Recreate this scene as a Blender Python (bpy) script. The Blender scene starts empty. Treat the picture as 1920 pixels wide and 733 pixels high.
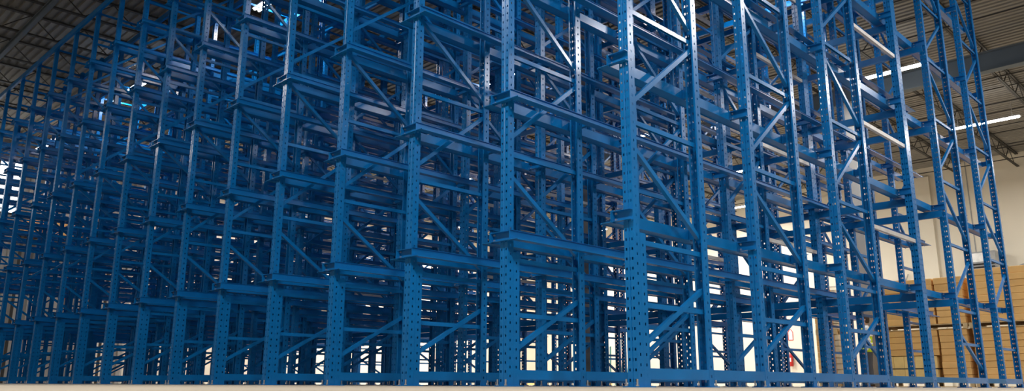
import bpy, bmesh, math, random
from mathutils import Vector, Matrix
random.seed(7)
SC = bpy.context.scene
COL = SC.collection
PI = math.pi
# World axes: x runs INTO the rack from the aisle, y runs ALONG the rack front, z is up.
# The front corner of the nearest post stands at the origin. Metres.

# ---------------------------------------------------------------- materials
def new_mat(name):
    m = bpy.data.materials.new(name); m.use_nodes = True
    nt = m.node_tree
    return m, nt, nt.nodes['Principled BSDF']

def mat(name, col, rough=.5, metal=0.0, var=.12, scale=6.0, spec=.5, bump=0.0, bscale=40.0):
    m, nt, b = new_mat(name)
    tc = nt.nodes.new('ShaderNodeTexCoord')
    n = nt.nodes.new('ShaderNodeTexNoise'); n.inputs['Scale'].default_value = scale; n.inputs['Detail'].default_value = 4
    nt.links.new(tc.outputs['Object'], n.inputs['Vector'])
    r = nt.nodes.new('ShaderNodeValToRGB')
    r.color_ramp.elements[0].position = .3; r.color_ramp.elements[1].position = .7
    r.color_ramp.elements[0].color = (*[c*(1-var) for c in col], 1)
    r.color_ramp.elements[1].color = (*[min(1, c*(1+var)) for c in col], 1)
    nt.links.new(n.outputs['Fac'], r.inputs['Fac'])
    nt.links.new(r.outputs['Color'], b.inputs['Base Color'])
    b.inputs['Roughness'].default_value = rough; b.inputs['Metallic'].default_value = metal
    b.inputs['Specular IOR Level'].default_value = spec
    if bump:
        n2 = nt.nodes.new('ShaderNodeTexNoise'); n2.inputs['Scale'].default_value = bscale
        nt.links.new(tc.outputs['Object'], n2.inputs['Vector'])
        bp = nt.nodes.new('ShaderNodeBump'); bp.inputs['Strength'].default_value = bump; bp.inputs['Distance'].default_value = .01
        nt.links.new(n2.outputs['Fac'], bp.inputs['Height']); nt.links.new(bp.outputs['Normal'], b.inputs['Normal'])
    return m

def glow(name, col, strength):
    m, nt, b = new_mat(name)
    b.inputs['Base Color'].default_value = (*col, 1)
    b.inputs['Emission Color'].default_value = (*col, 1)
    b.inputs['Emission Strength'].default_value = strength
    return m

M = dict(
    blue=mat('rack_blue_paint', (.002, .150, .44), .24, 0, .10, 3.0, .45),
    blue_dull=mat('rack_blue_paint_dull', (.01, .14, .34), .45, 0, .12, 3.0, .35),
    zinc=mat('zinc_steel', (.62, .62, .64), .3, .85, .1, 20),
    pale=mat('pale_galvanised_steel', (.62, .60, .58), .42, .25, .10, 5),
    floor=mat('concrete_floor', (.44, .375, .29), .6, 0, .07, 1.2, .35),
    wall=mat('cream_wall_paint', (.76, .70, .58), .8, 0, .03, .6, .2),
    leftwall=mat('grey_ribbed_sheet', (.36, .35, .33), .6, 0, .10, 1.0, .3),
    deck=mat('ceiling_deck', (.22, .21, .19), .8, 0, .12, .8, .2),
    steel=mat('roof_steel', (.045, .042, .038), .6, .0, .15, 2, .3),
    girder=mat('roof_girder_paint', (.10, .125, .15), .6, 0, .10, 1, .3),
    column=mat('grey_column_paint', (.30, .295, .29), .6, 0, .06, 1, .3),
    card=mat('cardboard', (.78, .48, .19), .9, 0, .08, 2.5, .08),
    card2=mat('cardboard_yellow', (.85, .62, .26), .9, 0, .08, 2.5, .08),
    cardp=mat('pale_cardboard', (.72, .62, .47), .8, 0, .06, 3, .15),
    wood=mat('pallet_wood', (.58, .44, .25), .8, 0, .18, 5, .15),
    black=mat('black_strap', (.02, .02, .02), .6),
    label=mat('white_label', (.85, .85, .83), .6),
    red=mat('red_enamel', (.55, .02, .015), .35),
    redsign=mat('red_print', (.55, .06, .04), .6),
    teal=mat('dark_green_paint', (.03, .12, .11), .5),
    grey=mat('grey_enamel', (.34, .34, .33), .5),
    dark=mat('dark_grille', (.05, .05, .05), .6),
    lampbody=mat('lamp_housing', (.6, .6, .6), .5),
    tube=glow('lamp_tube', (1, .97, .92), 60.0),
    day=glow('daylight_pane', (.93, .97, 1), 3.4),
    vest=mat('yellow_vest', (.62, .85, .01), .6, 0, .08, 8),
    skin=mat('skin', (.55, .32, .23), .55, 0, .06, 20),
    hair=mat('dark_brown_hair', (.04, .022, .015), .6),
    shirt=mat('white_shirt', (.75, .75, .73), .8),
    jeans=mat('dark_grey_trousers', (.06, .065, .08), .8),
    boot=mat('brown_boots', (.07, .04, .025), .6),
)

# ---------------------------------------------------------------- helpers
def box(bm, x0, x1, y0, y1, z0, z1):
    vs = [bm.verts.new(p) for p in ((x0,y0,z0),(x1,y0,z0),(x1,y1,z0),(x0,y1,z0),(x0,y0,z1),(x1,y0,z1),(x1,y1,z1),(x0,y1,z1))]
    for f in ((3,2,1,0),(4,5,6,7),(0,1,5,4),(1,2,6,5),(2,3,7,6),(3,0,4,7)):
        bm.faces.new([vs[i] for i in f])
    return vs

def cyl(bm, p0, p1, r0, r1=None, n=12):
    r1 = r0 if r1 is None else r1
    p0 = Vector(p0); p1 = Vector(p1); d = (p1-p0).normalized()
    a = d.orthogonal().normalized(); b = d.cross(a)
    A = [bm.verts.new(p0 + (a*math.cos(2*PI*i/n)+b*math.sin(2*PI*i/n))*r0) for i in range(n)]
    B = [bm.verts.new(p1 + (a*math.cos(2*PI*i/n)+b*math.sin(2*PI*i/n))*r1) for i in range(n)]
    for i in range(n):
        j = (i+1) % n
        bm.faces.new((A[i], A[j], B[j], B[i]))
    bm.faces.new(A[::-1]); bm.faces.new(B)

def prism(bm, pts, axis_from, axis_to, frame):
    """extrude an open/closed 2-D outline (closed ring of points) from one end frame to another"""
    A = [bm.verts.new(frame(axis_from, *p)) for p in pts]
    B = [bm.verts.new(frame(axis_to, *p)) for p in pts]
    n = len(pts)
    for i in range(n):
        j = (i+1) % n
        bm.faces.new((A[i], A[j], B[j], B[i]))
    bm.faces.new(A[::-1]); bm.faces.new(B)

def channel_ring(w, d, t):
    """C outline: back at v=0, width w (u), flanges to v=d"""
    return [(-w/2,0),(w/2,0),(w/2,d),(w/2-t,d),(w/2-t,t),(-w/2+t,t),(-w/2+t,d),(-w/2,d)]

def bar(bm, p0, p1, w, d, side, t=.004):
    """C-channel from p0 to p1; 'side' is the direction its back faces"""
    p0 = Vector(p0); p1 = Vector(p1); ax = (p1-p0).normalized()
    s = Vector(side).normalized(); u = ax.cross(s).normalized()
    ring = channel_ring(w, d, t)
    A = [bm.verts.new(p0 + u*a + s*(d/2) - s*b) for a, b in ring]
    B = [bm.verts.new(p1 + u*a + s*(d/2) - s*b) for a, b in ring]
    n = len(ring)
    for i in range(n):
        j = (i+1) % n
        bm.faces.new((A[i], A[j], B[j], B[i]))
    bm.faces.new(A[::-1]); bm.faces.new(B)

def solid_bar(bm, p0, p1, w, d, up=(0,0,1)):
    p0 = Vector(p0); p1 = Vector(p1); ax = (p1-p0).normalized()
    u = ax.cross(Vector(up))
    if u.length < 1e-4: u = ax.orthogonal()
    u.normalize(); v = u.cross(ax).normalized()
    q = [(-w/2,-d/2),(w/2,-d/2),(w/2,d/2),(-w/2,d/2)]
    A = [bm.verts.new(p0+u*a+v*b) for a, b in q]; B = [bm.verts.new(p1+u*a+v*b) for a, b in q]
    for i in range(4):
        j = (i+1) % 4
        bm.faces.new((A[i], A[j], B[j], B[i]))
    bm.faces.new(A[::-1]); bm.faces.new(B)

def mesh(name, bm, m, smooth=False):
    bmesh.ops.recalc_face_normals(bm, faces=bm.faces)
    me = bpy.data.meshes.new(name); bm.to_mesh(me); bm.free()
    me.materials.append(m)
    if smooth:
        for p in me.polygons: p.use_smooth = True
    return me

def obj(name, me, parent=None, loc=(0,0,0), rot=None):
    o = bpy.data.objects.new(name, me); COL.objects.link(o)
    if parent is not None: o.parent = parent
    o.location = loc
    if rot: o.rotation_euler = rot
    return o

def tag(o, label=None, cat=None, group=None, kind=None):
    if label: o['label'] = label
    if cat: o['category'] = cat
    if group: o['group'] = group
    if kind: o['kind'] = kind
    return o

def part(name, bm, m, parent, loc=(0,0,0), smooth=False):
    return obj(name, mesh(name, bm, m, smooth), parent, loc)

def thing(name, label, cat, group=None, loc=(0,0,0)):
    o = obj(name, None, None, loc); o.empty_display_size = .1
    return tag(o, label, cat, group)

def structure(name, bm, m, smooth=False):
    o = obj(name, mesh(name, bm, m, smooth)); o['kind'] = 'structure'
    return o

KIDS = {}
def copy_tree(root, loc, label, group=None):
    r = root.copy(); COL.objects.link(r); r.location = loc; r['label'] = label
    if group: r['group'] = group
    if root not in KIDS: KIDS[root] = [(ch, list(ch.children)) for ch in root.children]
    for ch, subs in KIDS[root]:
        c = ch.copy(); COL.objects.link(c); c.parent = r
        for g in subs:
            d = g.copy(); COL.objects.link(d); d.parent = c
    return r

ORD = ['first','second','third','fourth','fifth','sixth','seventh','eighth','ninth','tenth','eleventh','twelfth',
       'thirteenth','fourteenth','fifteenth','sixteenth','seventeenth','eighteenth']

# ---------------------------------------------------------------- rack measures
NL = 18            # rack rows
SP = 1.377         # spacing of the rows
PW, PD = .094, .076  # post width (along y) and depth (along x)
TOP = 7.81
A_ = .991          # depth of an upright frame, front face to front face of its posts
FR = [0, 1.953, 3.906, 7.87, 9.92]      # x of each frame's front post
BACK = 6.46
LEV = [1.307 + 1.3187*i for i in range(5)]
CY = lambda k: k*SP - PW/2               # y of a row's centre line

# post: an open C of thin sheet with real punched holes ------------------------
def post_mesh(height, face):
    """C section centred on y=0 occupying x 0..PD; web at x=0 when face=-1, at x=PD when face=+1. real holes."""
    rt, pitch, hh, hw = .016, .0762, .0105, .0075
    g = .007                     # groove half width
    W = PW
    # unrolled positions with coordinates
    def pt(u):
        # u along: return -> flange -> web -> flange -> return
        if u <= rt: return (PD, -W/2 + rt - u)
        u -= rt
        if u <= PD: return (PD-u, -W/2)
        u -= PD
        if u <= W:
            y = -W/2+u; x = .006 if abs(y) < g-.0005 else 0.0
            return (x, y)
        u -= W
        if u <= PD: return (u, W/2)
        u -= PD
        return (PD, W/2-u)
    b0 = rt; b1 = rt+PD; b2 = b1+W; b3 = b2+PD
    cols = []      # (u centre, half width, phase, half height)
    cols.append((b0+PD*.5, hw, .5, hh)); cols.append((b2+PD*.5, hw, .5, hh))
    cols.append((b1+W*.5-.028, hw, 0, hh)); cols.append((b1+W*.5+.028, hw, 0, hh))
    cols.append((b1+W*.5, .0025, 0, .013))
    us = sorted(set([0, b0, b1, b2, b3, b3+rt] + [round(c+s*w, 5) for c, w, p_, h in cols for s in (-1, 1)]
                    + [round(b1+W/2+s*(g-.0004), 5) for s in (-1, 1)] + [round(b1+W/2+s*(g+.002), 5) for s in (-1, 1)]))
    n = int(height/pitch)
    zs = {0.0, height}
    for i in range(n):
        z = .05 + i*pitch
        if z+.05 > height: break
        for d in (-.013, -hh, hh, .013): zs.add(round(z+d, 5))
        z2 = z+pitch/2
        if z2+.02 < height:
            for d in (-hh, hh): zs.add(round(z2+d, 5))
    zs = sorted(zs)
    def hole(u, z):
        for c, w, ph, h in cols:
            if abs(u-c) < w:
                q = (z - .05 - ph*pitch)/pitch
                r = abs(q-round(q))*pitch
                if r < h and round(q) >= 0 and .05+(round(q)+ph)*pitch+.03 < height: return True
        return False
    bm = bmesh.new(); V = {}
    def v(i, j):
        if (i, j) not in V:
            x, y = pt(us[i])
            if face > 0: x = PD-x
            V[i, j] = bm.verts.new((x, y, zs[j]))
        return V[i, j]
    for i in range(len(us)-1):
        uc = (us[i]+us[i+1])/2
        for j in range(len(zs)-1):
            if hole(uc, (zs[j]+zs[j+1])/2): continue
            q = [v(i,j), v(i+1,j), v(i+1,j+1), v(i,j+1)]
            bm.faces.new(q if face < 0 else q[::-1])
    bm.normal_update()
    bmesh.ops.solidify(bm, geom=list(bm.faces), thickness=-.003 if face < 0 else -.003)
    return mesh('post', bm, M['blue'])

ME = {}
ME['post_front'] = post_mesh(TOP, -1)
ME['post_back'] = post_mesh(TOP, 1)
ME['post_low'] = post_mesh(1.175, 1)
ME['post_low'].name = 'reinforcing_post'

bm = bmesh.new(); box(bm, -.03, PD+.03, -PW/2-.03, PW/2+.03, 0, .008); ME['plate'] = mesh('base_plate', bm, M['blue'])
bm = bmesh.new(); box(bm, -.03, 2*PD+.03, -PW/2-.03, PW/2+.03, 0, .008); ME['plate2'] = mesh('base_plate', bm, M['blue'])
bm = bmesh.new(); cyl(bm, (0,0,.008), (0,0,.018), .014, n=6); cyl(bm, (0,0,.018), (0,0,.06), .007, n=8); ME['anchor'] = mesh('anchor_bolt', bm, M['zinc'])

def arm_bm(y0, y1, face):
    """short C channel across a post, open side outwards; tips at y0,y1; centred on z=0"""
    bm = bmesh.new(); h = .042; f = -1 if face < 0 else 1
    x0, x1 = (0, -.045) if face < 0 else (0, .045)
    a, b = sorted((x0, x0+f*.005)); box(bm, a, b, y0, y1, -h, h)
    a, b = sorted((x0+f*.005, x1)); box(bm, a, b, y0, y1, h-.004, h); box(bm, a, b, y0, y1, -h, -h+.004)
    for s, yy in ((1, y1), (-1, y0)):
        if abs(yy) > PW/2+.01:
            a, b = sorted((x0, x1))
            e0, e1 = sorted((yy, yy+s*.004)); box(bm, a, b, e0, e1, -h-.01, h+.01)
    nb = len(bm.faces); f = -1 if face < 0 else 1
    for s, yy in ((1, y1), (-1, y0)):
        if abs(yy) > PW/2+.01:
            for z in (-.024, .024):
                y = yy - s*.014
                cyl(bm, (f*.005, y, z), (f*.018, y, z), .010, n=6)
    bm.faces.ensure_lookup_table()
    for i in range(nb, len(bm.faces)): bm.faces[i].material_index = 1
    return bm
TL, TR = PW/2+.078, -PW/2-.062
for key, (a, b) in {'both': (TR, TL), 'single': (-PW/2, TL)}.items():
    for f in (-1, 1):
        ME['arm', key, f] = mesh('stub_arm', arm_bm(a, b, f), M['blue']); ME['arm', key, f].materials.append(M['zinc'])

# braces --------------------------------------------------------------------
HZ = [.62, 1.11, 2.09, 3.07, 4.06, 5.05, 6.04, 7.03, 7.72]
DG = [(.27, .80), (1.90, 1.25), (2.24, 3.0), (3.9, 3.2), (4.2, 4.95), (5.9, 5.15), (6.15, 6.92)]
X0, X1 = PD-.02, A_+.02
bm = bmesh.new(); bar(bm, (X0,0,0), (X1,0,0), .030, .040, (0,0,1)); ME['hz'] = mesh('horizontal_brace', bm, M['blue'])
for i, (z0, z1) in enumerate(DG):
    bm = bmesh.new(); bar(bm, (X0, 0, z0), (X1, 0, z1), .040, .036, (0,-1,0)); ME['dg', i] = mesh('diagonal_brace', bm, M['blue'])
for i, (z0, z1) in enumerate(DG):
    bm = bmesh.new(); bar(bm, (X0, 0, z1), (X1, 0, z0), .040, .036, (0,-1,0)); ME['dgm', i] = mesh('diagonal_brace', bm, M['blue'])
bm = bmesh.new(); bar(bm, (PD, -PW/2+.016, .10), (A_, -PW/2+.016, .10), .082, .030, (0,-1,0)); ME['strut'] = mesh('base_strut', bm, M['blue'])

def make_frame(side, idx, label):
    front = idx == 0
    t = thing('upright_frame', label, 'rack frame', 'upright frames of the blue rack')
    obj('post', ME['post_front'], t); obj('post', ME['post_back'], t, (A_, 0, 0))
    if front:
        obj('reinforcing_post', ME['post_low'], t, (PD+.001, 0, 0)); obj('base_plate', ME['plate2'], t)
    else: obj('base_plate', ME['plate'], t)
    obj('base_plate', ME['plate'], t, (A_, 0, 0))
    for x in (-.018, A_+PD+.018):
        for y in (-.05, .05): obj('anchor_bolt', ME['anchor'], t, (x, y, 0))
    for z in HZ: obj('horizontal_brace', ME['hz'], t, (0, 0, z))
    for i in range(len(DG)):
        if not (idx == 4 and i == 0): obj('diagonal_brace', ME['dg' if idx < 3 else 'dgm', i], t)
    obj('base_strut', ME['strut'], t)
    for z in LEV:
        for f, x in ((-1, 0), (1, A_+PD)):
            obj('stub_arm', ME['arm', side, f], t, (x, 0, z))
    return t

def row(k): return '%s rack row from near corner' % ORD[k]
PLACE = ['front', 'second frame back', 'third frame back', 'fourth frame back', 'rearmost frame']
def flabel(k, i):
    if i == 0: return 'blue upright frame at the aisle end of the ' + row(k)
    return 'blue upright frame, %s, in the %s' % (PLACE[i], row(k))
PROTO = {}
for k in range(NL):
    side = 'single' if k == 0 else 'both'
    for i, x in enumerate(FR):
        key = (side, 1 if i == 2 else i)
        if key not in PROTO:
            PROTO[key] = make_frame(side, i, flabel(k, i)); PROTO[key].location = (x, CY(k), 0)
        else: copy_tree(PROTO[key], (x, CY(k), 0), flabel(k, i))

# back posts standing alone between the two halves ---------------------------
def make_back(side, label):
    t = thing('back_post', label, 'rack post', 'single back posts between the two halves of the rack')
    obj('post', ME['post_front'], t); obj('post', ME['post_back'], t, (PD+.001, 0, 0)); obj('base_plate', ME['plate2'], t)
    for x in (-.018, 2*PD+.018):
        for y in (-.05, .05): obj('anchor_bolt', ME['anchor'], t, (x, y, 0))
    for z in LEV:
        obj('stub_arm', ME['arm', side, -1], t, (0, 0, z))
    return t
BL = lambda k: 'lone doubled blue post behind the three front frames, ' + row(k)
b0 = make_back('single', BL(0)); b0.location = (BACK, CY(0), 0)
b1 = make_back('both', BL(1)); b1.location = (BACK, CY(1), 0)
for k in range(2, NL): copy_tree(b1, (BACK, CY(k), 0), BL(k))

# pallet rails ---------------------------------------------------------------
RX0, RX1 = -.05, FR[-1]+A_+PD+.05
def rail_mesh(s):
    bm = bmesh.new()
    a, b = sorted((0, s*.005)); box(bm, RX0, RX1, a, b, -.040, .042)       # upright web
    a, b = sorted((0, s*.105)); box(bm, RX0, RX1, a, b, -.045, -.040)      # wide ledge the pallets slide on
    a, b = sorted((0, s*.018)); box(bm, RX0, RX1, a, b, .042, .046)
    a, b = sorted((s*.100, s*.105)); box(bm, RX0, RX1, a, b, -.053, -.045)
    return mesh('pallet_rail', bm, M['blue'])
RM = {s: rail_mesh(s) for s in (-1, 1)}
def rlabel(k, s, l): return 'blue pallet rail, %s side, %s level up, %s' % ('corner-facing' if s < 0 else 'far', ORD[l], row(k))
for k in range(NL):
    for s in (-1, 1):
        if k == 0 and s < 0: continue
        y = CY(k) + (TL+.007 if s > 0 else TR-.007)
        for l, z in enumerate(LEV):
            tag(obj('pallet_rail', RM[s], None, (0, y, z)), rlabel(k, s, l), 'rack rail', 'pallet rails of the blue rack')

# floor spacers and upper row spacers -----------------------------------------
def spacer(x0, x1, m, name, h=.082, d=.030):
    bm = bmesh.new(); bar(bm, (.003, 0, 0), (x1-x0-.003, 0, 0), h, d, (0,-1,0)); return mesh(name, bm, m)
GAPS = [(FR[0]+A_+PD, FR[1], 'between first and second frame'), (FR[1]+A_+PD, FR[2], 'between second and third frame'),
        (FR[2]+A_+PD, BACK, 'before the lone back post'), (BACK+2*PD, FR[3], 'behind the lone back post'), (FR[3]+A_+PD, FR[4], 'between the two rear frames')]
for i, (a, b, w) in enumerate(GAPS):
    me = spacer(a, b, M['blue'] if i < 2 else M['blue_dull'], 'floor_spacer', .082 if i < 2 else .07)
    for k in range(NL):
        tag(obj('floor_spacer', me, None, (a, CY(k)-PW/2+.016, .10)), 'low blue floor spacer %s, %s' % (w, row(k)), 'rack spacer', 'floor spacers of the blue rack')
a, b = GAPS[2][:2]
me = spacer(a, b, M['pale'], 'row_spacer', .05, .04)
for k in range(NL):
    for i in range(4):
        z = 1.93+1.34*i
        if z > 6: continue
        tag(obj('row_spacer', me, None, (a, CY(k)-.012, z)), 'pale spacer before the lone post, %s up, %s' % (ORD[i], row(k)), 'rack spacer', 'pale row spacers')

# beams along the rack ---------------------------------------------------------
yA, yB = CY(0)-PW/2, CY(NL-1)+PW/2
bm = bmesh.new(); bar(bm, (0, yA, 0), (0, yB, 0), .12, .05, (-1,0,0)); me = mesh('top_tie', bm, M['blue'])
n = 0
for x in FR:
    for dx, w in ((-.026, 'front'), (A_+PD+.026, 'rear')):
        i = FR.index(x)
        tag(obj('top_tie', me, None, (x+dx, 0, TOP-.08)), 'long blue tie beam joining the tops of the %s posts of the %s frames' % (w, ORD[i]), 'tie beam', 'top tie beams')
bm = bmesh.new(); bar(bm, (0, yA+.02, 0), (0, yB, 0), .10, .05, (-1,0,0)); me = mesh('cross_beam', bm, M['blue'])
for x, w in ((BACK+2*PD+.026, 'lone back posts'), (FR[3]-.075, 'fourth frames')):
    for l, z in enumerate(LEV):
        tag(obj('cross_beam', me, None, (x, 0, z-.11)), 'long blue beam across the %s just under %s rail level' % (w, ORD[l]), 'cross beam', 'cross beams along the middle of the rack')

# ---------------------------------------------------------------- the building
SW, TW, DZ = 30.6, 29.5, 9.0
X_MIN, Y_MIN = -16.0, -14.0
bm = bmesh.new(); box(bm, X_MIN, SW+.3, Y_MIN, TW+.3, -.25, 0); structure('floor', bm, M['floor'])
# back wall of tilt-up panels with thin joints
bm = bmesh.new(); box(bm, SW, SW+.3, Y_MIN, TW+.3, 0, DZ+.2)
structure('wall_back', bm, M['wall'])
for i, y in enumerate((5.35, 12.6, 20.0)):
    bm = bmesh.new(); box(bm, SW-.012, SW-.001, y-.02, y+.02, 0, DZ); structure('trim_%d' % (i+1), bm, M['grey'])
bm = bmesh.new(); box(bm, SW-.16, SW-.001, 6.75, 7.55, 0, DZ-.4); structure('trim_4', bm, M['wall'])
# left wall: ribbed sheet
bm = bmesh.new(); per = .42; x = X_MIN+.1
box(bm, X_MIN, 7.05, TW, TW+.3, 0, DZ+.1)
while x < 6.8:
    prism(bm, [(x, TW), (x+.04, TW-.06), (x+.20, TW-.06), (x+.24, TW)], 0, DZ, lambda a, u, v: Vector((u, v, a))); x += per
structure('wall_left', bm, M['leftwall'])
bm = bmesh.new(); box(bm, 7.05, SW, TW, TW+.3, 0, DZ+.1); structure('wall_left_rear', bm, M['wall'])
bm = bmesh.new(); box(bm, X_MIN-.3, X_MIN, Y_MIN-.3, TW+.3, 0, DZ+.1); structure('wall_front', bm, M['wall'])
bm = bmesh.new(); box(bm, X_MIN, SW, Y_MIN-.3, Y_MIN, 0, DZ+.1); structure('wall_right', bm, M['girder'])
# ceiling deck, trapezoid ribs along y
bm = bmesh.new(); per = .20; x = X_MIN
box(bm, X_MIN-.3, SW+.3, Y_MIN-.3, TW+.3, DZ+.04, DZ+.12)
while x < SW-.1:
    prism(bm, [(x, DZ), (x+.10, DZ), (x+.12, DZ+.04), (x-.02, DZ+.04)], Y_MIN, TW, lambda a, u, v: Vector((u, a, v))); x += per
structure('ceiling', bm, M['deck'])
# open web roof joists along x
bm = bmesh.new(); zt, zb = DZ-.02, DZ-.55; st = .62
for dy in (-.03, .03): solid_bar(bm, (X_MIN, dy, zt-.02), (SW, dy, zt-.02), .045, .045)
for dy in (-.025, .025): solid_bar(bm, (X_MIN, dy, zb), (SW, dy, zb), .04, .04)
x = X_MIN+.2; up = True
while x+st < SW:
    solid_bar(bm, (x, 0, zb if up else zt-.03), (x+st, 0, zt-.03 if up else zb), .022, .022, (0,1,0)); x += st; up = not up
me = mesh('roof_beam', bm, M['steel'])
y = 1.44-2.05*7; i = 0
while y < TW-.2:
    o = obj('roof_beam_%d' % (i+1), me, None, (0, y, 0)); o['kind'] = 'structure'; y += 2.05; i += 1
# bridging angles and main girders along y
j = 0
for x in [-13, -10.4, -7.8, -5.2, -2.6, 2.4, 5, 7.6, 10.2, 12.8, 15.0, 19.4, 21.8, 24.3, 26.8, 29.0]:
    bm = bmesh.new(); solid_bar(bm, (x, Y_MIN, zb-.035), (x, TW, zb-.035), .03, .03)
    solid_bar(bm, (x, Y_MIN, zt-.09), (x, TW, zt-.09), .03, .03)
    j += 1; structure('trim_%d' % (j+4), bm, M['steel'])
for n_, x in enumerate((-.5, 17.3)):
    bm = bmesh.new()
    w_, h_ = (.05, .07) if n_ == 0 else (.13, .26)
    zc = DZ-.6-h_
    box(bm, x-w_, x+w_, Y_MIN, TW, zc+h_-.02, zc+h_); box(bm, x-w_, x+w_, Y_MIN, TW, zc-h_, zc-h_+.02); box(bm, x-.008, x+.008, Y_MIN, TW, zc-h_+.02, zc+h_-.02)
    structure('girder_beam_%d' % (n_+1), bm, M['girder'])
# columns
for i, (x, y, w) in enumerate(((17.3, 4.76, .20), (7.25, 6.23, .13), (17.3, 14.6, .20), (17.3, 24.4, .20))):
    bm = bmesh.new(); h = DZ-1.12 if x > 17 else DZ-.6
    bmesh.ops.create_cube(bm, size=1, matrix=Matrix.Translation((x, y, h/2)) @ Matrix.Diagonal((2*w, 2*w, h, 1)))
    es = [e for e in bm.edges if abs(e.verts[0].co.z-e.verts[1].co.z) > 1]
    bmesh.ops.bevel(bm, geom=es, offset=.03, segments=3, affect='EDGES')
    box(bm, x-w-.08, x+w+.08, y-w-.08, y+w+.08, 0, .025); box(bm, x-w-.05, x+w+.05, y-w-.05, y+w+.05, h-.02, h)
    structure('column_%d' % (i+1), bm, M['column'])

# ---------------------------------------------------------------- linear lamps
LZ = 7.9
def lamp_proto(L):
    t = thing('strip_light', 'x', 'ceiling light')
    bm = bmesh.new(); ring = [(-.06,.03),(.06,.03),(.11,-.01),(.10,-.02),(-.10,-.02),(-.11,-.01)]
    prism(bm, ring, -L/2, L/2, lambda a, u, v: Vector((u, a, v+.05))); part('housing', bm, M['lampbody'], t)
    for dx in (-.05, .05):
        bm = bmesh.new(); cyl(bm, (dx, -L/2+.03, .012), (dx, L/2-.03, .012), .018, n=10); part('tube', bm, M['tube'], t)
    for y in (-L/2+.2, L/2-.2):
        bm = bmesh.new(); cyl(bm, (0, y, .08), (0, y, DZ-.55-LZ), .006, n=6); part('hanger', bm, M['zinc'], t)
    return t
UP = {-5.2: 5, 2.5: 5, 9.1: 6, 15.7: 6, 21.95: 7, 27.6: 6}
def lamp_light(x, y, L, e):
    li = bpy.data.lights.new('lamp_light', 'AREA'); li.shape = 'RECTANGLE'; li.size = .2; li.size_y = L; li.energy = e; li.color = (1, .98, .95)
    o = bpy.data.objects.new('lamp_light', li); COL.objects.link(o); o.location = (x, y, LZ-.03)
    o = bpy.data.objects.new('lamp_uplight', li.copy()); o.data.energy = UP.get(x, 60); COL.objects.link(o); o.location = (x, y, LZ+.09); o.rotation_euler = (PI, 0, 0)
LP = lamp_proto(1.9); first = True
rows = {-5.2: [-12, -6.5, -1, 7, 15, 23], 2.5: [3.1, 10.6, 18.4, 26, -5.2], 9.1: [3.1, 11, 19, 26.5, -5.2], 15.7: [-5.0, 3.15, 11.2, 19.2, 26.8], 21.95: [-5.6, 2.45, 10.5, 18.5, 26.3], 27.6: [-1.5, 14.5, 22.5]}  # last entry of both over-rack rows: unseen lamp beside the rack, added for brightness
RN = {-5.2: 'over the aisle before the rack', 2.5: 'above the front half of the rack', 9.1: 'above the rear half of the rack', 15.7: 'just behind the rack', 21.95: 'midway between rack and cream wall', 27.6: 'closest to the cream wall'}
EN = {-5.2: 315, 2.5: 45, 9.1: 60, 15.7: 400, 21.95: 460, 27.6: 460}
for x, ys in rows.items():
    for i, y in enumerate(sorted(ys)):
        lb = 'hanging strip light %s, %s from the corner side' % (RN[x], ORD[i])
        if first: LP.location = (x, y, LZ); LP['label'] = lb; LP['group'] = 'hanging strip lights'; first = False
        else: copy_tree(LP, (x, y, LZ), lb, 'hanging strip lights')
        e = EN[x]
        if x == -5.2: e *= 1.5 if y < 0 else .25
        if x > 15 and y < 9: e *= .55
        if y > 24 and x > 5: e *= 1.9
        if y < -5 and x in (2.5, 9.1): e = 190 if x < 5 else 480  # unseen lamps added beside the rack to brighten post sides and cartons
        lamp_light(x, y, 1.9, e)

# ---------------------------------------------------------------- cartons on pallets
def carton_mesh(dx, dy, dz, m, lab=False):
    bm = bmesh.new(); box(bm, 0, dx, 0, dy, .003, dz-.003)
    bmesh.ops.bevel(bm, geom=list(bm.edges), offset=.006, segments=1, affect='EDGES')
    for y in (dy*.5,):
        box(bm, -.0015, 0, y-.03, y+.03, .01, dz-.01)
    return mesh('carton', bm, m)
CM = {}
def carton(x, y, z, dx, dy, dz, m, label, group, rot=0):
    key = (round(dx, 3), round(dy, 3), round(dz, 3), m)
    if key not in CM: CM[key] = carton_mesh(dx, dy, dz, M[m])
    o = obj('carton', CM[key], None, (x, y, z)); o.rotation_euler.z = rot
    tag(o, label, 'box', group); return o
def pallet(x, y, z, dx, dy, label):
    t = thing('wooden_pallet', label, 'pallet', 'wooden pallets under the cartons', (x, y, z))
    n = 7
    for i in range(n):
        bm = bmesh.new(); a = dx*(i+.08)/n; box(bm, a, a+dx/n*.8, 0, dy, .112, .132); part('deck_board', bm, M['wood'], t)
    for i in range(3):
        bm = bmesh.new(); a = (dx-.1)*i/2; box(bm, a, a+.1, 0, dy, 0, .02); part('bottom_board', bm, M['wood'], t)
    for i in range(3):
        bm = bmesh.new(); b = (dy-.09)*i/2
        for q in range(3): box(bm, (dx-.1)*q/2, (dx-.1)*q/2+.1, b, b+.09, .02, .09)
        box(bm, 0, dx, b, b+.09, .09, .112); part('stringer', bm, M['wood'], t)
    return t
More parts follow.
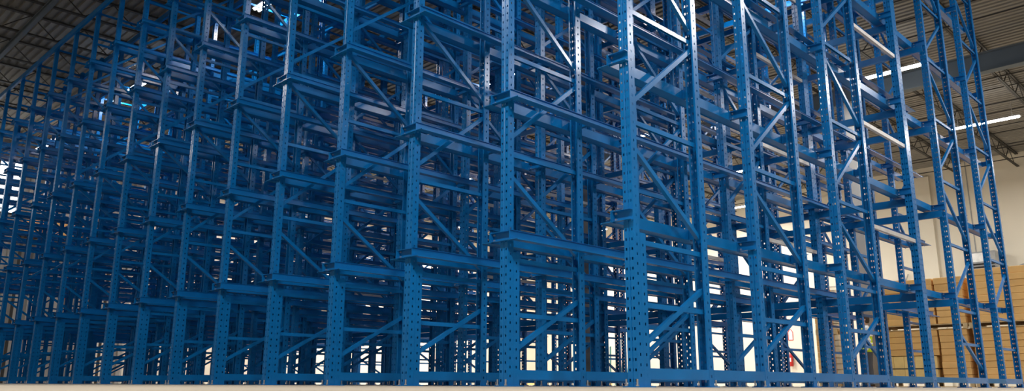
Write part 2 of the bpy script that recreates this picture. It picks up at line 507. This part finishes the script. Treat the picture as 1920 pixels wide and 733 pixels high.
# piles: (y0, width, x, lower layers, layer height, name)
PH = .132
piles = [  # y0, width, name, upper layer count, layer heights low/up
    (3.40, .66, 'pile beside the grey column', 7, .152, .158),
    (2.72, .66, 'second pile from the grey column', 7, .152, .158),
    (2.06, .64, 'third pile from the grey column', 7, .152, .158),
    (1.10, .86, 'pile under the wall heater', 8, .152, .155),
    (.22, .86, 'pile past the wall heater', 8, .152, .155),
    (-1.30, .90, 'pile at the corner-side end', 8, .152, .155),
]
XB = 16.05
pallet(XB, 2.04, 0, 1.1, 2.04, 'wide wooden pallet on the floor under the three carton piles by the column')
pallet(XB, .20, 0, 1.1, 1.80, 'wide wooden pallet on the floor under the heater-side carton piles')
pallet(XB, -1.32, 0, 1.1, .95, 'wooden pallet on the floor at the corner-side end of the cartons')
TZ = PH+8*.152
pallet(XB, 2.04, TZ, 1.1, 2.04, 'raised pallet lying on the three carton piles by the column')
pallet(XB, .20, TZ, 1.1, 1.80, 'raised pallet lying on the heater-side carton piles')
pallet(XB, -1.32, TZ, 1.1, .95, 'raised pallet at the corner-side end of the cartons')
for pi, (y0, w, nm, nu, hl, hu) in enumerate(piles):
    for i in range(8):
        j = random.uniform(-.012, .012)
        xx = XB+.03+random.uniform(-.012, .012); dx = 1.02
        if pi < 2 and i < 4: xx = XB+.33; dx = .72
        carton(xx, y0+.01+j*.5, PH+i*.152, dx, w-.03, .152, 'card', 'flat brown carton, lower tier, %s layer up, %s' % (ORD[i], nm), 'flat cartons of the lower tier')
    for i in range(nu):
        j = random.uniform(-.012, .012)
        carton(XB+.03+j, y0+.01-j*.5, TZ+PH+i*hu, 1.02, w-.03, hu, 'card', 'flat brown carton, upper tier, %s layer up, %s' % (ORD[i], nm), 'flat cartons of the upper tier')
# upright yellowish cartons strapped in two rows
for r in range(2):
    for c in range(5):
        carton(XB+.03, 2.80+c*.25, PH+r*.30, .28, .245, .298, 'card2', 'upright yellow-brown carton, %s from the heater side in the %s strapped row' % (ORD[c], ('bottom', 'top')[r]), 'upright strapped cartons')
bm = bmesh.new(); za, zb_ = PH+.29, PH+.312; box(bm, XB+.015, XB+.026, 2.785, 4.062, za, zb_); box(bm, XB+.312, XB+.316, 2.785, 4.062, za, zb_); box(bm, XB+.026, XB+.312, 2.785, 2.795, za, zb_); box(bm, XB+.026, XB+.312, 4.052, 4.062, za, zb_); tag(obj('strap', mesh('strap', bm, M['black'])), 'black strap holding the upright yellow-brown cartons together', 'strap')
# small stacks beyond the column
XS, YS = 16.4, 5.2
pallet(XS-.1, YS+.06, 0, .75, .56, 'wooden pallet on the floor beyond the grey column')
pallet(XS-.1, YS+.06, TZ, .75, .56, 'raised pallet in the narrow stack beyond the grey column')
for tier, z0, nl in ((0, PH, 8), (1, TZ+PH, 7)):
    for i in range(nl):
        carton(XS-.08, YS+.14, z0+i*.152, .7, .48, .152, 'card', 'flat brown carton beyond the grey column, %s layer of the %s tier' % (ORD[i], ('lower', 'upper')[tier]), 'cartons beyond the column')
        carton(XS-.06, YS+.02, z0+i*.152, .6, .115, .145, 'cardp', 'narrow pale carton beyond the grey column, %s layer of the %s tier' % (ORD[i], ('lower', 'upper')[tier]), 'pale cartons beyond the column')
# labels on cartons
bm = bmesh.new(); box(bm, XB+.010, XB+.014, 3.25, 3.38, TZ+PH+.005, TZ+PH+.10); tag(obj('white_label', mesh('white_label', bm, M['label'])), 'white paper label on the upper cartons near the column', 'label')

# small cartons seen far off under the racks
for (x, y, s, lb) in ((26.0, 25.2, .5, 'single orange-brown carton on the floor far behind the rack, near the ribbed wall'), (27.2, 21.6, .45, 'single brown carton on the floor near the leaning bars')):
    carton(x, y, 0, .6, .7, s, 'card2', lb, None)

# ---------------------------------------------------------------- wall heater, pipes
t = thing('wall_heater', 'grey louvred unit heater hung on the cream wall above the cartons', 'heater', loc=(SW-.75, 4.5, 4.25))
bm = bmesh.new(); box(bm, 0, .6, 0, .95, 0, .9); bmesh.ops.bevel(bm, geom=list(bm.edges), offset=.02, segments=2, affect='EDGES'); part('casing', bm, M['grey'], t)
bm = bmesh.new()
for i in range(3): solid_bar(bm, (-.05, .06, .16+i*.12), (-.05, .89, .16+i*.12), .09, .012, (.5,0,1))
part('louvre', bm, M['dark'], t)
bm = bmesh.new(); box(bm, -.012, -.001, .35, .88, .50, .84); part('fan_guard', bm, M['label'], t)
for y in (.1, .85):
    bm = bmesh.new(); box(bm, .6, .75, y-.02, y+.02, .75, .8); solid_bar(bm, (.6, y, .3), (.745, y, .1), .03, .03); part('bracket', bm, M['steel'], t)
def pipe(name, pts, r, label, m='grey'):
    bm = bmesh.new()
    for a, b in zip(pts, pts[1:]): cyl(bm, a, b, r, n=8)
    for p in pts[1:-1]: bmesh.ops.create_icosphere(bm, subdivisions=1, radius=r*1.3, matrix=Matrix.Translation(p))
    tag(obj(name, mesh(name, bm, M[m], True)), label, 'pipe')
pipe('conduit', [(SW-.05, 5.6, 8.3), (SW-.05, 5.6, 5.0), (SW-.4, 5.46, 4.7)], .025, 'thin upright conduit running down the cream wall to the heater')
pipe('gas_pipe', [(SW-.4, 4.5, 4.7), (SW-.2, 4.1, 4.45), (SW-.05, 3.8, 4.6), (SW-.05, 1.0, 4.75)], .025, 'thin pipe leaving the heater along the cream wall')
pipe('wall_cable', [(SW-.05, 12.5, 4.35), (SW-.05, 8.1, 4.35), (SW-.05, 8.0, 4.6)], .018, 'thin cable run along the cream wall beyond the heater')

# ---------------------------------------------------------------- extinguishers and signs
def extinguisher(x, y, z, rot, label, s=1.0):
    t = thing('fire_extinguisher', label, 'fire extinguisher', loc=(x, y, z)); t.rotation_euler.z = rot; t.scale = (s, s, s)
    bm = bmesh.new(); prof = [(.0,0),(.075,.0),(.085,.02),(.085,.40),(.07,.45),(.03,.48),(.028,.50),(0,.50)]
    n = 20; rings = []
    for r, h in prof: rings.append([bm.verts.new((r*math.cos(2*PI*i/n)-.12, r*math.sin(2*PI*i/n), h)) for i in range(n)] if r > 0 else [bm.verts.new((-.12, 0, h))])
    for a, b in zip(rings, rings[1:]):
        for i in range(n):
            j = (i+1) % n
            if len(a) == 1: bm.faces.new((a[0], b[j], b[i]))
            elif len(b) == 1: bm.faces.new((a[i], a[j], b[0]))
            else: bm.faces.new((a[i], a[j], b[j], b[i]))
    part('cylinder_body', bm, M['red'], t, smooth=True)
    bm = bmesh.new(); cyl(bm, (-.12,0,.50), (-.12,0,.55), .022); box(bm, -.14, -.10, -.02, .10, .55, .565); box(bm, -.14, -.10, -.01, .10, .585, .60); part('valve', bm, M['dark'], t)
    bm = bmesh.new()
    pts = [(-.12, -.02, .53), (-.14, -.09, .50), (-.15, -.11, .38), (-.15, -.11, .2)]
    for a, b in zip(pts, pts[1:]): cyl(bm, a, b, .011, n=8)
    part('hose', bm, M['dark'], t)
    bm = bmesh.new(); box(bm, -.03, 0, -.03, .03, .1, .45); part('wall_mount', bm, M['steel'], t)
    bm = bmesh.new(); box(bm, -.2085, -.206, -.045, .045, .18, .33); part('white_label', bm, M['label'], t)
    return t
extinguisher(SW, 13.4, .88, 0, 'red fire extinguisher hanging on the cream wall', 1.15)
def sign(x, y, z, rot, label):
    t = thing('extinguisher_sign', label, 'sign', loc=(x, y, z)); t.rotation_euler.z = rot
    bm = bmesh.new(); box(bm, -.008, -.002, -.12, .12, 0, .5); part('board', bm, M['label'], t)
    bm = bmesh.new()
    for a, b in (((-.11, .01), (.11, .01)), ((.11, .01), (.11, .36)), ((.11, .36), (.05, .48)), ((.05, .48), (-.05, .48)), ((-.05, .48), (-.11, .36)), ((-.11, .36), (-.11, .01))):
        solid_bar(bm, (-.010, a[0], a[1]), (-.010, b[0], b[1]), .035, .004, (1,0,0))
    part('red_border', bm, M['redsign'], t); return t
sign(SW, 13.4, 2.05, 0, 'white sign with red outline above the extinguisher on the cream wall')
extinguisher(4.78, TW-.07, .9, PI/2, 'red fire extinguisher on the grey ribbed wall', 1.2)
t = thing('notice_board', 'small white notice above the extinguisher on the ribbed wall', 'sign', loc=(4.85, TW-.07, 1.62))
bm = bmesh.new(); box(bm, -.15, .15, -.01, 0, 0, .3); part('board', bm, M['label'], t)
bm = bmesh.new(); box(bm, -.15, -.05, -.016, -.01, 0, .3); part('red_edge', bm, M['redsign'], t)
t = thing('red_sign', 'square red sign with a white mark high on the ribbed wall', 'sign', loc=(4.75, TW-.07, 3.1))
bm = bmesh.new(); box(bm, -.22, .22, -.012, 0, 0, .45); part('board', bm, M['red'], t)
bm = bmesh.new(); box(bm, -.10, .05, -.018, -.012, .1, .22); part('white_mark', bm, M['label'], t)

# ---------------------------------------------------------------- door in the cream wall
def door(i, y):
    bm = bmesh.new(); box(bm, SW-.03, SW-.001, y-.5, y+.5, 0, 2.1)
    for a, b in ((y-.38, y+.38),):
        box(bm, SW-.04, SW-.03, a, b, 1.0, 1.12)
    o = structure('door_%d' % i, bm, M['wall'])
    bm = bmesh.new()
    box(bm, SW-.07, SW-.001, y-.62, y-.5, 0, 2.25); box(bm, SW-.07, SW-.001, y+.5, y+.62, 0, 2.25); box(bm, SW-.07, SW-.001, y-.5, y+.5, 2.12, 2.25); box(bm, SW-.07, SW-.031, y-.5, y+.5, .75, .9)
    part('door_frame', bm, M['teal'], o)
    bm = bmesh.new(); cyl(bm, (SW-.1, y-.4, 1.02), (SW-.03, y-.4, 1.02), .03); part('door_handle', bm, M['zinc'], o)
door(1, 19.2)

bm = bmesh.new(); box(bm, 5.5, 6.35, TW-.14, TW-.075, 0, 2.1); o = structure('door_2', bm, M['wall'])
bm = bmesh.new(); cyl(bm, (6.25, TW-.2, 1.0), (6.25, TW-.14, 1.0), .03); part('door_handle', bm, M['zinc'], o)
# leaning bars
t0 = None
for i in range(9):
    a = .05*i; lean = .12+.06*i
    bm = bmesh.new(); bar(bm, (28.6, 0, 0.0), (29.6, lean*2.0, 2.0), .08, .05, (-1,0,0))
    tag(obj('leaning_bar', mesh('leaning_bar', bm, M['teal']), None, (0, 21.0+.33*i, .02)), 'dark green steel bar leaning in a bunch behind the rack, %s in line' % ORD[i], 'steel bar', 'leaning dark green bars')

# bright panes high in the ribbed wall (daylight)
for i, (x0, x1, z0, z1) in enumerate(((-2.6, -.55, 6.05, 7.9), (-.35, 1.0, 6.05, 7.9), (1.2, 2.65, 6.05, 7.9))):
    bm = bmesh.new()
    for a, b, c, d in ((x0, x1, z0-.07, z0), (x0, x1, z1, z1+.07), (x0-.07, x0, z0-.07, z1+.07), (x1, x1+.07, z0-.07, z1+.07), ((x0+x1)/2-.03, (x0+x1)/2+.03, z0, z1)):
        box(bm, a, b, TW-.16, TW-.05, c, d)
    o = structure('window_%d' % (i+1), bm, M['steel'])
    bm = bmesh.new(); box(bm, x0, x1, TW-.11, TW-.09, z0, z1); part('window_pane', bm, M['day'], o)

# shelf with brown cartons high on the ribbed wall
t = thing('wall_shelf', 'long dark shelf high along the ribbed wall holding brown cartons', 'shelf', loc=(2.75, TW-.95, 0))
bm = bmesh.new(); box(bm, 0, 3.2, 0, .85, 5.2, 5.28); part('shelf_board', bm, M['steel'], t)
for x in (.05, 1.6, 3.1):
    bm = bmesh.new(); box(bm, x-.04, x+.04, 0, .08, 0, 5.2); part('leg', bm, M['steel'], t)
i = 0
x = 2.85
while x < 5.4:
    w = random.choice((.5, .6, .7)); h = random.choice((.5, .65, .8))
    carton(x, TW-.85, 5.28, w-.04, .6, h, 'card', 'brown carton on the high wall shelf, %s along from the aisle end' % ORD[i], 'cartons on the high wall shelf'); i += 1
    x += w+.08

# ---------------------------------------------------------------- person in a yellow vest
def person(loc, rot):
    t = thing('person', 'person in a bright yellow vest standing by the grey column', 'person', loc=loc); t.rotation_euler.z = rot
    def tube(bm, path, n=14):
        """continuous loft through (centre, rx, ry) rings"""
        rings = []
        for i, (c, rx, ry) in enumerate(path):
            c = Vector(c)
            d = (Vector(path[min(i+1, len(path)-1)][0])-Vector(path[max(i-1, 0)][0])).normalized()
            q = Vector((0, 0, 1)).rotation_difference(d)
            rings.append([bm.verts.new(c + q @ Vector((rx*math.cos(2*PI*k/n), ry*math.sin(2*PI*k/n), 0))) for k in range(n)])
        for a, b in zip(rings, rings[1:]):
            for k in range(n):
                j = (k+1) % n; bm.faces.new((a[k], a[j], b[j], b[k]))
        bm.faces.new(rings[0][::-1]); bm.faces.new(rings[-1])
    bm = bmesh.new()     # facing -y local ... face towards +x local
    # legs, torso, neck, head as overlapping lofts fused by remesh
    for s in (-1, 1):
        tube(bm, [((.0, s*.10, .06), .045, .045), ((.0, s*.10, .12), .042, .045), ((.0, s*.10, .30), .058, .058), ((.01, s*.095, .48), .055, .058), ((.01, s*.095, .55), .066, .066), ((0, s*.09, .80), .085, .085), ((0, s*.08, .93), .09, .09)])
        # arm
        tube(bm, [((0, s*.16, 1.42), .06, .06), ((0, s*.20, 1.40), .058, .058), ((-.01, s*.235, 1.28), .05, .05), ((-.02, s*.25, 1.12), .042, .042), ((.02, s*.255, 1.0), .04, .038), ((.08, s*.25, .86), .028, .026), ((.10, s*.25, .83), .034, .018), ((.12, s*.25, .77), .040, .018), ((.125, s*.25, .75), .038, .016)], 12)
        for q in range(4):
            y = s*.25; xx = .10+(q*.017); l = (.062, .072, .068, .052)[q]
            tube(bm, [((xx+.005, y, .765), .009, .009), ((xx+.014, y-s*.006, .765-l*.5), .0085, .0085), ((xx+.016, y-s*.018, .765-l), .007, .007)], 8)
        tube(bm, [((.085, y, .82), .012, .011), ((.078, y-s*.02, .785), .011, .010), ((.085, y-s*.03, .752), .008, .008)], 8)
    tube(bm, [((0, 0, .86), .10, .15), ((0, 0, .95), .11, .165), ((0, 0, 1.08), .10, .145), ((.01, 0, 1.25), .115, .165), ((0, 0, 1.40), .10, .18), ((0, 0, 1.46), .07, .10), ((0, 0, 1.49), .052, .055), ((.01, 0, 1.56), .05, .052)], 20)
    hd = [(1.52, .035, .03), (1.535, .065, .05), (1.57, .085, .066), (1.62, .095, .075), (1.67, .10, .078), (1.71, .095, .074), (1.74, .07, .058), (1.755, .03, .03)]
    tube(bm, [((.018, 0, z), rx, ry) for z, rx, ry in hd], 20)
    tube(bm, [((.10, 0, 1.655), .010, .010), ((.122, 0, 1.625), .014, .015), ((.105, 0, 1.612), .014, .016)], 8)
    for s in (-1, 1):
        bmesh.ops.create_icosphere(bm, subdivisions=2, radius=.022, matrix=Matrix.Translation((.01, s*.078, 1.64)) @ Matrix.Diagonal((.8, .4, 1.3, 1)))
    tube(bm, [((.096, -.022, 1.585), .008, .006), ((.110, 0, 1.584), .010, .008), ((.096, .022, 1.585), .008, .006)], 8)
    body = part('body', bm, M['skin'], t)
    md = body.modifiers.new('r', 'REMESH'); md.mode = 'VOXEL'; md.voxel_size = .0055; md.use_smooth_shade = True
    sm = body.modifiers.new('sm', 'SMOOTH'); sm.iterations = 3
    # trousers
    bm = bmesh.new()
    for s in (-1, 1): tube(bm, [((.0, s*.10, .05), .075, .068), ((.0, s*.10, .30), .075, .07), ((.01, s*.095, .52), .078, .074), ((0, s*.09, .80), .098, .095), ((0, s*.078, .94), .10, .09)], 16)
    tube(bm, [((0, 0, .82), .11, .165), ((0, 0, .93), .12, .175), ((0, 0, 1.0), .115, .165)], 18)
    o = part('trousers', bm, M['jeans'], t); md = o.modifiers.new('r', 'REMESH'); md.mode = 'VOXEL'; md.voxel_size = .009; md.use_smooth_shade = True
    bm = bmesh.new()
    for s in (-1, 1): tube(bm, [((0, s*.155, 1.425), .068, .068), ((0, s*.20, 1.40), .068, .068), ((-.01, s*.237, 1.28), .06, .06), ((-.02, s*.25, 1.12), .052, .052), ((.02, s*.255, 1.0), .05, .048), ((.07, s*.25, .89), .042, .04)], 14)
    tube(bm, [((0, 0, 1.2), .12, .165), ((0, 0, 1.41), .108, .185), ((0, 0, 1.465), .075, .09), ((0, 0, 1.505), .062, .064)], 18)
    o = part('shirt', bm, M['shirt'], t); md = o.modifiers.new('r', 'REMESH'); md.mode = 'VOXEL'; md.voxel_size = .009; md.use_smooth_shade = True
    bm = bmesh.new(); tube(bm, [((0, 0, .84), .142, .195), ((0, 0, .95), .138, .19), ((.005, 0, 1.08), .128, .175), ((.01, 0, 1.25), .14, .19), ((0, 0, 1.40), .125, .20), ((0, 0, 1.455), .09, .13)], 24)
    part('vest', bm, M['vest'], t, smooth=True)
    bm = bmesh.new()
    for z, e in ((1.02, .134), (1.22, .141)):
        tube(bm, [((.006, 0, z), e+.004, e*1.37+.004), ((.006, 0, z+.045), e+.004, e*1.37+.004)], 24)
    part('vest_stripe', bm, M['label'], t, smooth=True)
    bm = bmesh.new()
    tube(bm, [((-.025, 0, 1.55), .06, .06), ((-.02, 0, 1.60), .085, .082), ((-.012, 0, 1.67), .098, .088), ((.004, 0, 1.715), .105, .086), ((.01, 0, 1.75), .088, .070), ((.01, 0, 1.775), .04, .035)], 20)
    part('hair', bm, M['hair'], t, smooth=True)
    for s in (-1, 1):
        bm = bmesh.new(); tube(bm, [((-.07, s*.10, .045), .03, .035), ((0, s*.10, .05), .05, .046), ((.08, s*.10, .045), .042, .048), ((.16, s*.10, .03), .02, .035)], 14)
        tube(bm, [((0, s*.10, .03), .055, .05), ((0, s*.10, .13), .05, .05)], 14)
        box(bm, -.10, .17, s*.10-.048, s*.10+.048, 0, .018); part('boot', bm, M['boot'], t, smooth=True)
        bm = bmesh.new(); bmesh.ops.create_icosphere(bm, subdivisions=2, radius=.011, matrix=Matrix.Translation((.098, s*.03, 1.655))); part('eye', bm, M['dark'], t, smooth=True)
    return t
person((15.7, 4.25, 0), PI/2+.5)

# ---------------------------------------------------------------- world, camera
w = bpy.data.worlds.new('world'); SC.world = w; w.use_nodes = True
w.node_tree.nodes['Background'].inputs[0].default_value = (1, .95, .88, 1)
w.node_tree.nodes['Background'].inputs[1].default_value = .11

F, PITCH, ROLL, YAW = 1502.6, .231956, .003961, .779118
cam = bpy.data.cameras.new('camera'); co = bpy.data.objects.new('camera', cam); COL.objects.link(co)
cam.sensor_width = 36; cam.lens = F/1920*36; cam.clip_start = .01; cam.clip_end = 200
co.location = (-4.99523, -3.70272, .0145)
# forward in world: cos(yaw) along x, sin(yaw) along y
fwd = Vector((math.cos(YAW)*math.cos(PITCH), math.sin(YAW)*math.cos(PITCH), math.sin(PITCH)))
q = fwd.to_track_quat('-Z', 'Y')
co.rotation_mode = 'QUATERNION'; co.rotation_quaternion = q @ Matrix.Rotation(ROLL, 4, 'Z').to_quaternion()
SC.camera = co

vs = SC.view_settings
vs.view_transform = 'Standard'; vs.look = 'None'; vs.gamma = 1; vs.use_curve_mapping = False; vs.exposure = 0.0
